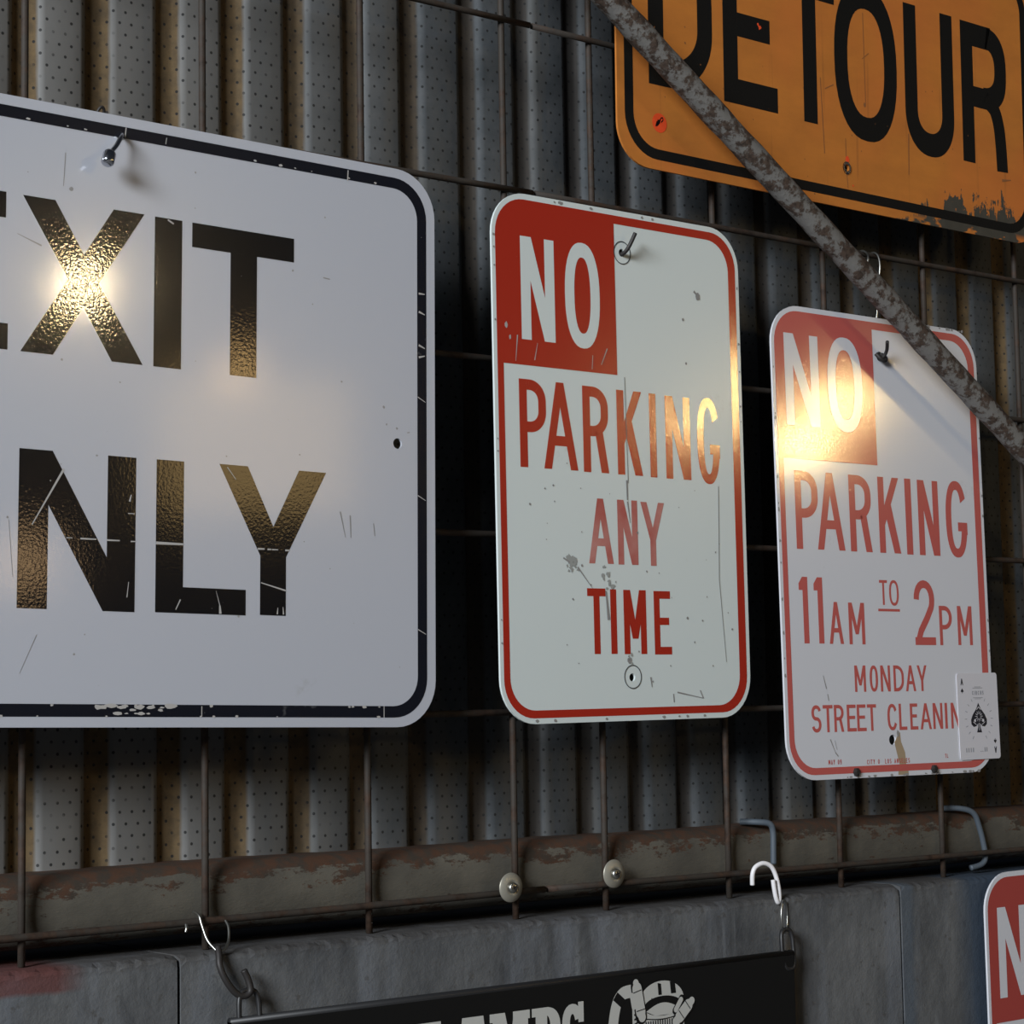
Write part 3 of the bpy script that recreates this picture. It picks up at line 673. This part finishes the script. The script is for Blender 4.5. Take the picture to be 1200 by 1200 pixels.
for xx in (.36, .5, .64, .78, 1.25, 1.36, 1.5, 1.62): cc.append(rc(xx, .30, xx+.06, .30+(.17 if xx not in (1.25, 1.36) else .03)))
cflat('fine_print', cc, M['card_grey'], -EPS, 'grey CIRCUS lettering and rays')

# ------------------------------------------------------------------ DETOUR sign
sg = Sign('detour_sign', (1.2767, -0.0200, 2.0891, -0.3586, 0.1944, 0.0752), 24, 12, 1.5, M['orange'],
          'weathered orange DETOUR sign with black letters at top right above the parking signs', holes=[(12.04, 1.61, .13)])
sg.ring('border', rrect(0.36, 0.37, 23.62, 11.63, 1.55), rrect(0.78, 0.76, 23.22, 11.24, 1.2), M['black_detour'], 1, 'black painted border')
o_ = [('D', 1.56, 4.80, 3.15, 9.05), ('E', 5.37, 8.20, 3.15, 9.05), ('T', 8.72, 11.53, 3.10, 9.05), ('O', 11.48, 15.17, 2.88, 9.25)]
for pl in (): pass
bmL = [('D', 1.56, 4.80, 3.15, 9.05), ('E', 5.37, 8.25, 3.15, 9.05), ('T', 8.62, 11.53, 3.10, 9.05), ('O', 11.48, 15.17, 2.88, 9.25), ('U', 15.65, 18.69, 2.86, 9.05)]
sg.text('lettering', bmL, 0.76, M['black_detour'], 1, 0.97, 'black letters DETOU')
rr = [rc(19.22, 3.03, 19.99, 9.03), rc(19.99, 8.04, 21.2, 9.03), rc(19.99, 5.45, 21.2, 6.33)]+[[(20.9+p[0], 5.45+p[1]) for p in g] for g in (lambda L: L)(arcring(-.25+.0, 1.79, 1.53, 1.79, .77, -90, 90, 2.6, 24, .93))]
leg = [(20.7, 5.9), (21.3, 5.55), (21.58, 4.9), (21.70, 4.0), (21.76, 2.92)]
rr += ribbon([(p.x, p.y) for p in spline([Vector((a_, b_, 0)) for a_, b_ in leg], 8)], .72)
sg.flat('lettering', rr, M['black_detour'], 1, 'black letter R')
bm = bmesh.new(); poly(bm, [sg.p(q) for q in circ(2.05, 1.75, .36, 26)], -EPS*2); stk = link('price_sticker', bm, M['sticker'], sg.root); stk['label'] = 'round orange-red price sticker'
bm = bmesh.new()
for g in [line((1.86, 1.60), (1.93, 1.80), .05), line((1.92, 1.62), (1.98, 1.86), .05), line((1.97, 1.66), (2.06, 1.88), .05), line((2.03, 1.72), (2.10, 1.93), .04), line((1.86, 1.60), (2.00, 1.70), .04), line((2.10, 1.93), (2.20, 1.98), .04), line((2.20, 1.98), (2.22, 1.88), .04), line((2.22, 1.88), (2.12, 1.78), .04), line((1.96, 1.86), (2.06, 1.76), .04)]:
    poly(bm, [sg.p(q) for q in g], -EPS*3)
link('handwriting', bm, M['black_paint'], stk)
bm = bmesh.new(); c0 = sg.p((12.04, 1.61))
strip(bm, [(c0[0]+.0052*math.cos(k*PI/10), c0[1]+.0058*math.sin(k*PI/10)) for k in range(20)], [(c0[0]+.0033*math.cos(k*PI/10), c0[1]+.0036*math.sin(k*PI/10)) for k in range(20)], -0.0012, True)
strip(bm, [(c0[0]+.0060*math.cos(k*PI/10), c0[1]+.0066*math.sin(k*PI/10)) for k in range(20)], [(c0[0]+.0052*math.cos(k*PI/10), c0[1]+.0058*math.sin(k*PI/10)) for k in range(20)], -0.0006, True)
link('grommet', bm, M['chrome'], sg.root)
ch = [blob(12.1, 1.98, .16, sx=.8, sz=1.3), blob(7.35, 6.35, .12), blob(7.25, 6.45, .07), blob(12.4, .95, .05)]
sg.flat('paint_marks', ch, M['sticker'], 2, 'orange-red paint marks')
gk = [line((13.2, 8.1), (13.25, 4.3), .035, .03), blob(13.2, 4.35, .09, sz=1.6), line((10.65, 5.0), (10.8, 2.0), .04, .04), line((15.8, 3.6), (15.75, 1.9), .06, .04), line((12.02, 2.8), (12.03, 2.0), .03), line((10.9, 4.6), (11.4, 4.85), .04), line((21.7, 2.55), (22.3, 2.65), .12, .04), line((13.1, 6.2), (13.5, 6.5), .03),
      line((12.05, 1.4), (12.1, .8), .03), blob(3.4, 5.0, .06), blob(3.4, 5.6, .05)]
for i in range(26): gk.append(blob(random.uniform(1, 22.5), random.uniform(.2, 6), random.uniform(.02, .05)))
sg.flat('scuffs', gk, NT('detour_grime').set(color=(0.26, 0.10, 0.03), rough=0.8).m, 1.5, 'brown cracks and specks')

# ------------------------------------------------------------------ slanting pipe in front
bm = bmesh.new()
a_, b_ = Vector((1.070, -0.060, 2.3275)), Vector((2.20, -0.060, 1.5915))
P = []; rs = []
for i in range(81):
    t = i/80; P.append(a_.lerp(b_, t)); rs.append(0.0122+0.0003*math.sin(i*1.9)+0.0002*math.sin(i*5.1))
tube(bm, P, rs, 28)
pp = link('steel_pipe', bm, M['rod'], None, True); tag(pp, 'rust-flaked grey steel pipe slanting across the orange sign and the street cleaning sign', 'pipe')

# ------------------------------------------------------------------ washers on the mesh
def washer(x, z, y, label):
    rt = empty('fender_washer', (x, y, z)); tag(rt, label, 'washer', 'screwed washers on the mesh')
    bm = bmesh.new(); n = 32; pr = [(.0042, -.0012), (.0075, -.0008), (.0120, .0010), (.0126, .0016), (.0122, .0024), (.0042, .0014)]
    rg = [[bm.verts.new((r*math.cos(2*PI*k/n), y_, r*math.sin(2*PI*k/n))) for k in range(n)] for r, y_ in pr]
    for i in range(len(pr)):
        j = (i+1) % len(pr)
        for k in range(n):
            l = (k+1) % n; bm.faces.new((rg[i][k], rg[i][l], rg[j][l], rg[j][k]))
    bmesh.ops.recalc_face_normals(bm, faces=bm.faces)
    link('disc', bm, M['washer'], rt, True)
    bm = bmesh.new(); tube(bm, [(0, .014, 0), (0, -.0012, 0), (0, -.0025, 0), (0, -.0032, 0)], [.002, .0046, .0042, .0028], 18)
    sc_ = link('screw_head', bm, M['zinc'], rt, True)
    bm = bmesh.new()
    for rot in (0.3, 0.3+PI/2):
        c, s = math.cos(rot), math.sin(rot)
        prism(bm, [(p[0]*c-p[1]*s, p[0]*s+p[1]*c) for p in rc(-.0025, -.0005, .0025, .0005)], -.0034, -.003)
    link('cross_slot', bm, M['dark_steel'], sc_)
M['washer'] = plain('dull_zinc_washer', (0.36, 0.34, 0.28), 0.42, 0.5)
washer(1.1496, 1.4460, -0.0075, 'round pale metal washer with cross screw, left of the pair on the rail')
washer(1.2666, 1.4503, -0.0075, 'round pale metal washer with cross screw, right of the pair on the rail')

# ------------------------------------------------------------------ blue-grey bent clips over the rail
for nm, pts in (('blue-grey bent wire clip on the rail above the white hook', [(1.452, .022, 1.4862), (1.463, .010, 1.4858), (1.4735, .004, 1.4838), (1.4772, .0035, 1.476), (1.4772, .0035, 1.460), (1.4768, .0035, 1.446)]),
                ('blue-grey bent wire clip on the rail below the playing card', [(1.744, .022, 1.4862), (1.760, .010, 1.4858), (1.7740, .004, 1.4805), (1.7820, .0035, 1.466), (1.7885, .0035, 1.446), (1.7900, .0035, 1.434), (1.7840, .004, 1.4275), (1.7700, .007, 1.4245)])):
    bm = bmesh.new(); tube(bm, spline(pts, 6), 0.0030, 10)
    tag(link('bent_clip', bm, M['blue_grey'], None, True), nm, 'clip', 'bent clips on the rail')

# ------------------------------------------------------------------ board with CLAMPS lettering
bd = empty('clamps_board', (1.16, -0.035, 1.2150)); tag(bd, 'black hanging board with white CLAMPS lettering and a hose clamp drawing at the bottom', 'sign')
def bl(p): return (p[0]-1.16, p[1]-1.215)
bm = bmesh.new(); prism(bm, [bl(q) for q in rc(.856, 1.215, 1.461, 1.3668)], 0.0, 0.006)
link('panel', bm, M['black_board'], bd)
bm = bmesh.new(); tube(bm, [(.856-1.16, .003, .1518), (1.461-1.16, .003, .1518)], .0034, 10); link('top_edge', bm, M['black_plastic'], bd, True)
ZT, ZB = 1.3478, 1.2900
def bflat(name, outlines, mat, y, label=None):
    bm = bmesh.new()
    for o in outlines: poly(bm, [bl(q) for q in o], y)
    ob = link(name, bm, mat, bd)
    if name in ('screw_lines', 'clamp_drawing_black'): ob['kind'] = 'stuff'
    if label: ob['label'] = label
H_ = ZT-ZB
def sl(c, x0, w_):
    out = []
    if c == 'A':
        out = [[(0, 0), (.012, 0), (w_/2+.011, H_), (w_/2-.011, H_)], [(w_-.014, 0), (w_, 0), (w_/2+.011, H_), (w_/2-.006, H_)], rc(.008, .014, w_-.008, .022), rc(-.004, 0, .016, .006), rc(w_-.019, 0, w_+.003, .006)]
    if c == 'L': out = [rc(.004, 0, .018, H_), rc(0, H_-.007, .0235, H_), rc(0, 0, w_, .008), rc(w_-.007, 0, w_, .022)]
    if c == 'M': out = [rc(.003, 0, .009, H_), rc(w_-.016, 0, w_-.002, H_), rc(0, H_-.007, .012, H_), rc(w_-.018, H_-.007, w_, H_), rc(0, 0, .013, .006), rc(w_-.02, 0, w_, .006), [(.002, H_), (.016, H_), (w_/2+.006, .01), (w_/2-.004, .01)], [(w_-.006, H_), (w_-.017, H_), (w_/2-.004, .01), (w_/2+.005, .01)]]
    if c == 'P': out = [rc(.004, 0, .0165, H_), rc(0, H_-.007, .018, H_), rc(0, 0, .021, .006)]+[[(p[0]+w_-.0165, p[1]+H_*.68) for p in g] for g in arcring(0, 0, .0165, H_*.32, .011, -90, 90, 2.5, 20, .0065)]
    if c == 'S':
        out = [[(p[0], p[1]) for p in g] for g in glyph('S', w_-.001, H_, .0085, .0085)]+[rc(w_-.006, H_-.016, w_, H_+.001), rc(0, 0, .006, .016)]
    if c == 'C': out = arcring(w_/2, H_/2, w_/2, H_/2, .0125, 35, 325, 2.4, 30, .008)+[rc(w_-.006, H_-.02, w_, H_)]
    return [[(x0+p[0], ZB+p[1]) for p in g] for g in out]
bflat('lettering', sl('C', .986, .036)+sl('L', 1.028, .036)+sl('A', 1.066, .036)+sl('M', 1.1015, .0425)+sl('P', 1.1462, .031)+sl('S', 1.179, .024), M['board_print'], -EPS, 'white word CLAMPS')
# hose clamp drawing
wh = []; bk = []
cx, cz = 1.2935, 1.3405
wh += [circ(cx, cz, .0262, 40, .0170)]
wh += [[(cx-.0262, cz-.002), (cx+.0262, cz-.002), (cx+.0262, cz-.036), (cx-.0262, cz-.036)]]
bk += [circ(cx+.001, cz-.0045, .0222, 40, .0085)]
whi = [[(cx-.019, cz-.008)]+[(cx-.019+.040*i/12, cz-.008+.0062*math.sin(PI*i/12)) for i in range(13)]+[(cx+.021, cz-.008), (cx+.010, cz-.0125), (cx-.008, cz-.0125)]]
for xx, wd in ((cx-.004, .004), (cx+.011, .006)):
    bk.append([(xx-wd*.2, cz+.0155), (xx+wd*.8, cz+.0145), (xx+wd, cz+.005), (xx, cz+.005)])
bk += [line((cx-.012, cz-.010), (cx-.012, cz+.003), .0010)]
for i in range(15): bk.append(rc(cx-.020+i*.0028, cz-.026, cx-.0187+i*.0028, cz-.0165))
bk += [[(cx-.0262+.0524*i/20, cz-.0135-.003*math.sin(PI*i/20)) for i in range(21)]+[(cx+.0262-.0524*i/20, cz-.0125-.003*math.sin(PI*(20-i)/20)) for i in range(21)]]
strap = [(1.259, 1.352), (1.248, 1.3505), (1.241, 1.343), (1.237, 1.330), (1.2345, 1.312), (1.234, 1.295)]
wh += ribbon([(p.x, p.y) for p in spline([Vector((a_, b_, 0)) for a_, b_ in strap], 6)], .011)
bk += [line((1.2462, 1.3488), (1.2412, 1.3425), .0118), rc(1.230, 1.3095, 1.241, 1.3108), rc(1.2295, 1.3065, 1.241, 1.3072)]
wh += [rc(1.2585, 1.28, 1.2685, 1.337)]
for i in range(9): bk.append(line((1.2605, 1.331-i*.004), (1.2670, 1.3335-i*.004), .0016))
def capsule(p0, p1, r):
    dx, dy = p1[0]-p0[0], p1[1]-p0[1]; l = math.hypot(dx, dy); ang = math.atan2(dy, dx)
    return [(p1[0]+r*math.cos(ang-PI/2+PI*i/8), p1[1]+r*math.sin(ang-PI/2+PI*i/8)) for i in range(9)]+[(p0[0]+r*math.cos(ang+PI/2+PI*i/8), p0[1]+r*math.sin(ang+PI/2+PI*i/8)) for i in range(9)]
b2 = [capsule((1.2635, 1.3555), (1.2685, 1.3290), .0066), capsule((1.3125, 1.3225), (1.3265, 1.3350), .0066), capsule((1.3090, 1.3300), (1.3170, 1.3400), .0035)]
w2 = [capsule((1.2640, 1.3535), (1.2680, 1.3330), .0054), capsule((1.2690, 1.3300), (1.2695, 1.3285), .0042), capsule((1.2628, 1.3585), (1.2632, 1.3575), .0032), capsule((1.2580, 1.3480), (1.2600, 1.3380), .0024),
      capsule((1.3140, 1.3245), (1.3245, 1.3335), .0053), capsule((1.3280, 1.3362), (1.3290, 1.3370), .0034), capsule((1.3105, 1.3215), (1.3095, 1.3205), .0042), capsule((1.3095, 1.3310), (1.3160, 1.3392), .0024)]
b3 = [line((1.2595, 1.3500), (1.2690, 1.3520), .0008), line((1.2630, 1.3340), (1.2730, 1.3355), .0008), line((1.3190, 1.3225), (1.3130, 1.3300), .0008), line((1.3270, 1.3300), (1.3210, 1.3375), .0008)]
bflat('clamp_drawing', wh, M['board_print'], -EPS, 'white hose clamp drawing')
bflat('clamp_drawing_black', bk, M['black_board'], -2*EPS)  # black strokes of the printed drawing
bflat('clamp_drawing_inner', whi, M['board_print'], -3*EPS)
bflat('screw_outline', b2[:1], M['black_board'], -4*EPS)
bflat('screw_outline', b2[1:], M['black_board'], -4*EPS)
bflat('screw_drawing', w2[:4], M['board_print'], -5*EPS)
bflat('screw_drawing', w2[4:], M['board_print'], -5*EPS)
bflat('screw_lines', b3, M['black_board'], -6*EPS)
def loop(x, z, lbl, wdt=.009, hgt=.019):
    bm = bmesh.new(); P = []
    for i in range(25):
        t = 2*PI*i/24
        P.append((x+wdt*math.copysign(abs(math.cos(t))**.6, math.cos(t)), -.032+.002*math.sin(t), z+hgt*math.copysign(abs(math.sin(t))**.6, math.sin(t))))
    tube(bm, P, .0021, 8, cap=False)
    o = link('hanging_loop', bm, M['black_plastic'], None, True); tag(o, lbl, 'loop', 'black loops holding the clamps board'); return o
loop(.8735, 1.3700, 'black cable loop at the left end of the black clamps board')
loop(1.4560, 1.3710, 'black cable loop at the right end of the black clamps board', .0075, .018)
# S hook at the left
bm = bmesh.new(); tube(bm, spline([(.8535, -.020, 1.4215), (.8520, -.024, 1.4160), (.8510, -.027, 1.4085), (.8545, -.029, 1.3985), (.8620, -.030, 1.3885), (.8690, -.031, 1.3850), (.8745, -.032, 1.3880), (.8735, -.031, 1.3960), (.8700, -.030, 1.4040)], 7), .0026, 10)
tag(link('s_hook', bm, M['dark_steel'], None, True), 'black S-shaped hook hanging from the mesh above the left end of the clamps board', 'hook')
rt = empty('wire_tie', (.852, -.012, 1.4416)); tag(rt, 'thin pale wire tied round the mesh above the black S hook', 'wire')
def reltube(parent, name, pts, r, mat):
    bm = bmesh.new(); tube(bm, rel(parent, spline(pts, 7)), r, 8); return link(name, bm, mat, parent, True)
reltube(rt, 'wire_strand', [(.8465, .004, 1.4470), (.8460, -.005, 1.4450), (.8462, -.009, 1.4380), (.8475, -.015, 1.4270), (.8515, -.021, 1.4195), (.8530, -.024, 1.4165)], .0011, M['zinc'])
reltube(rt, 'wire_strand', [(.8700, -.003, 1.4400), (.8695, -.009, 1.4350), (.8660, -.015, 1.4260), (.8600, -.020, 1.4205), (.8535, -.0235, 1.4185)], .0011, M['zinc'])
reltube(rt, 'wire_end', [(.8330, -.008, 1.4395), (.8322, -.010, 1.4365), (.8315, -.010, 1.4340)], .0011, M['zinc'])
# white hook and key ring at the right
bm = bmesh.new(); tube(bm, spline([(1.4322, -.012, 1.4300), (1.4318, -.013, 1.4400), (1.4350, -.014, 1.4465), (1.4430, -.016, 1.4495), (1.4510, -.018, 1.4465), (1.4560, -.019, 1.4380), (1.4585, -.020, 1.4260), (1.4590, -.020, 1.4160), (1.4565, -.0205, 1.4130), (1.4535, -.021, 1.4180), (1.4515, -.021, 1.4270), (1.4505, -.021, 1.4340)], 7), .0022, 10)
tag(link('s_hook', bm, M['white_coat'], None, True), 'white coated hook hanging on the lowest mesh wire above the clamps board', 'hook')
bm = bmesh.new(); P = [(1.4605+.0082*math.cos(2*PI*i/28), -.0245+.004*math.cos(2*PI*i/28), 1.4000+.0150*math.sin(2*PI*i/28)) for i in range(29)]
tube(bm, P, .0010, 8, cap=False)
tag(link('key_ring', bm, M['zinc'], None, True), 'thin steel ring joining the white hook to the black loop below', 'ring')

# ------------------------------------------------------------------ partly seen red sign at the lower right
sg = Sign('red_sign', (1.7475, -0.0300, 1.4215-18*IN, 0.35, 0, 0), 12, 18, 1.5, M['white_np2'],
          'red topped metal sign cut off at the lower right below the playing card', holes=[(6.03, 16.50, .14)], group='parking signs')
np_base(sg, M['red_low'])
sg.text('lettering', [('N', 0.72, 2.55, 13.05, 16.62), ('O', 3.0, 4.9, 12.95, 16.7)], 0.46, M['white_np2'], 2.8, 0.5, 'white word NO')
sg.text('lettering', PK, 0.345, M['red_low'], 1, 0.36, 'red word PARKING')
sg.text('lettering', [('A', 4.10, 5.27, 5.44, 7.70), ('N', 5.49, 6.46, 5.43, 7.70), ('Y', 6.62, 7.79, 5.42, 7.67)], 0.28, M['red_low'], 1, 0.28, 'red word ANY')
sg.text('lettering', [('T', 3.97, 4.83, 2.32, 4.58), ('I', 5.05, 5.34, 2.32, 4.56), ('M', 5.68, 6.77, 2.31, 4.55), ('E', 7.15, 8.0, 2.29, 4.53)], 0.285, M['red_low'], 1, 0.27, 'red word TIME')
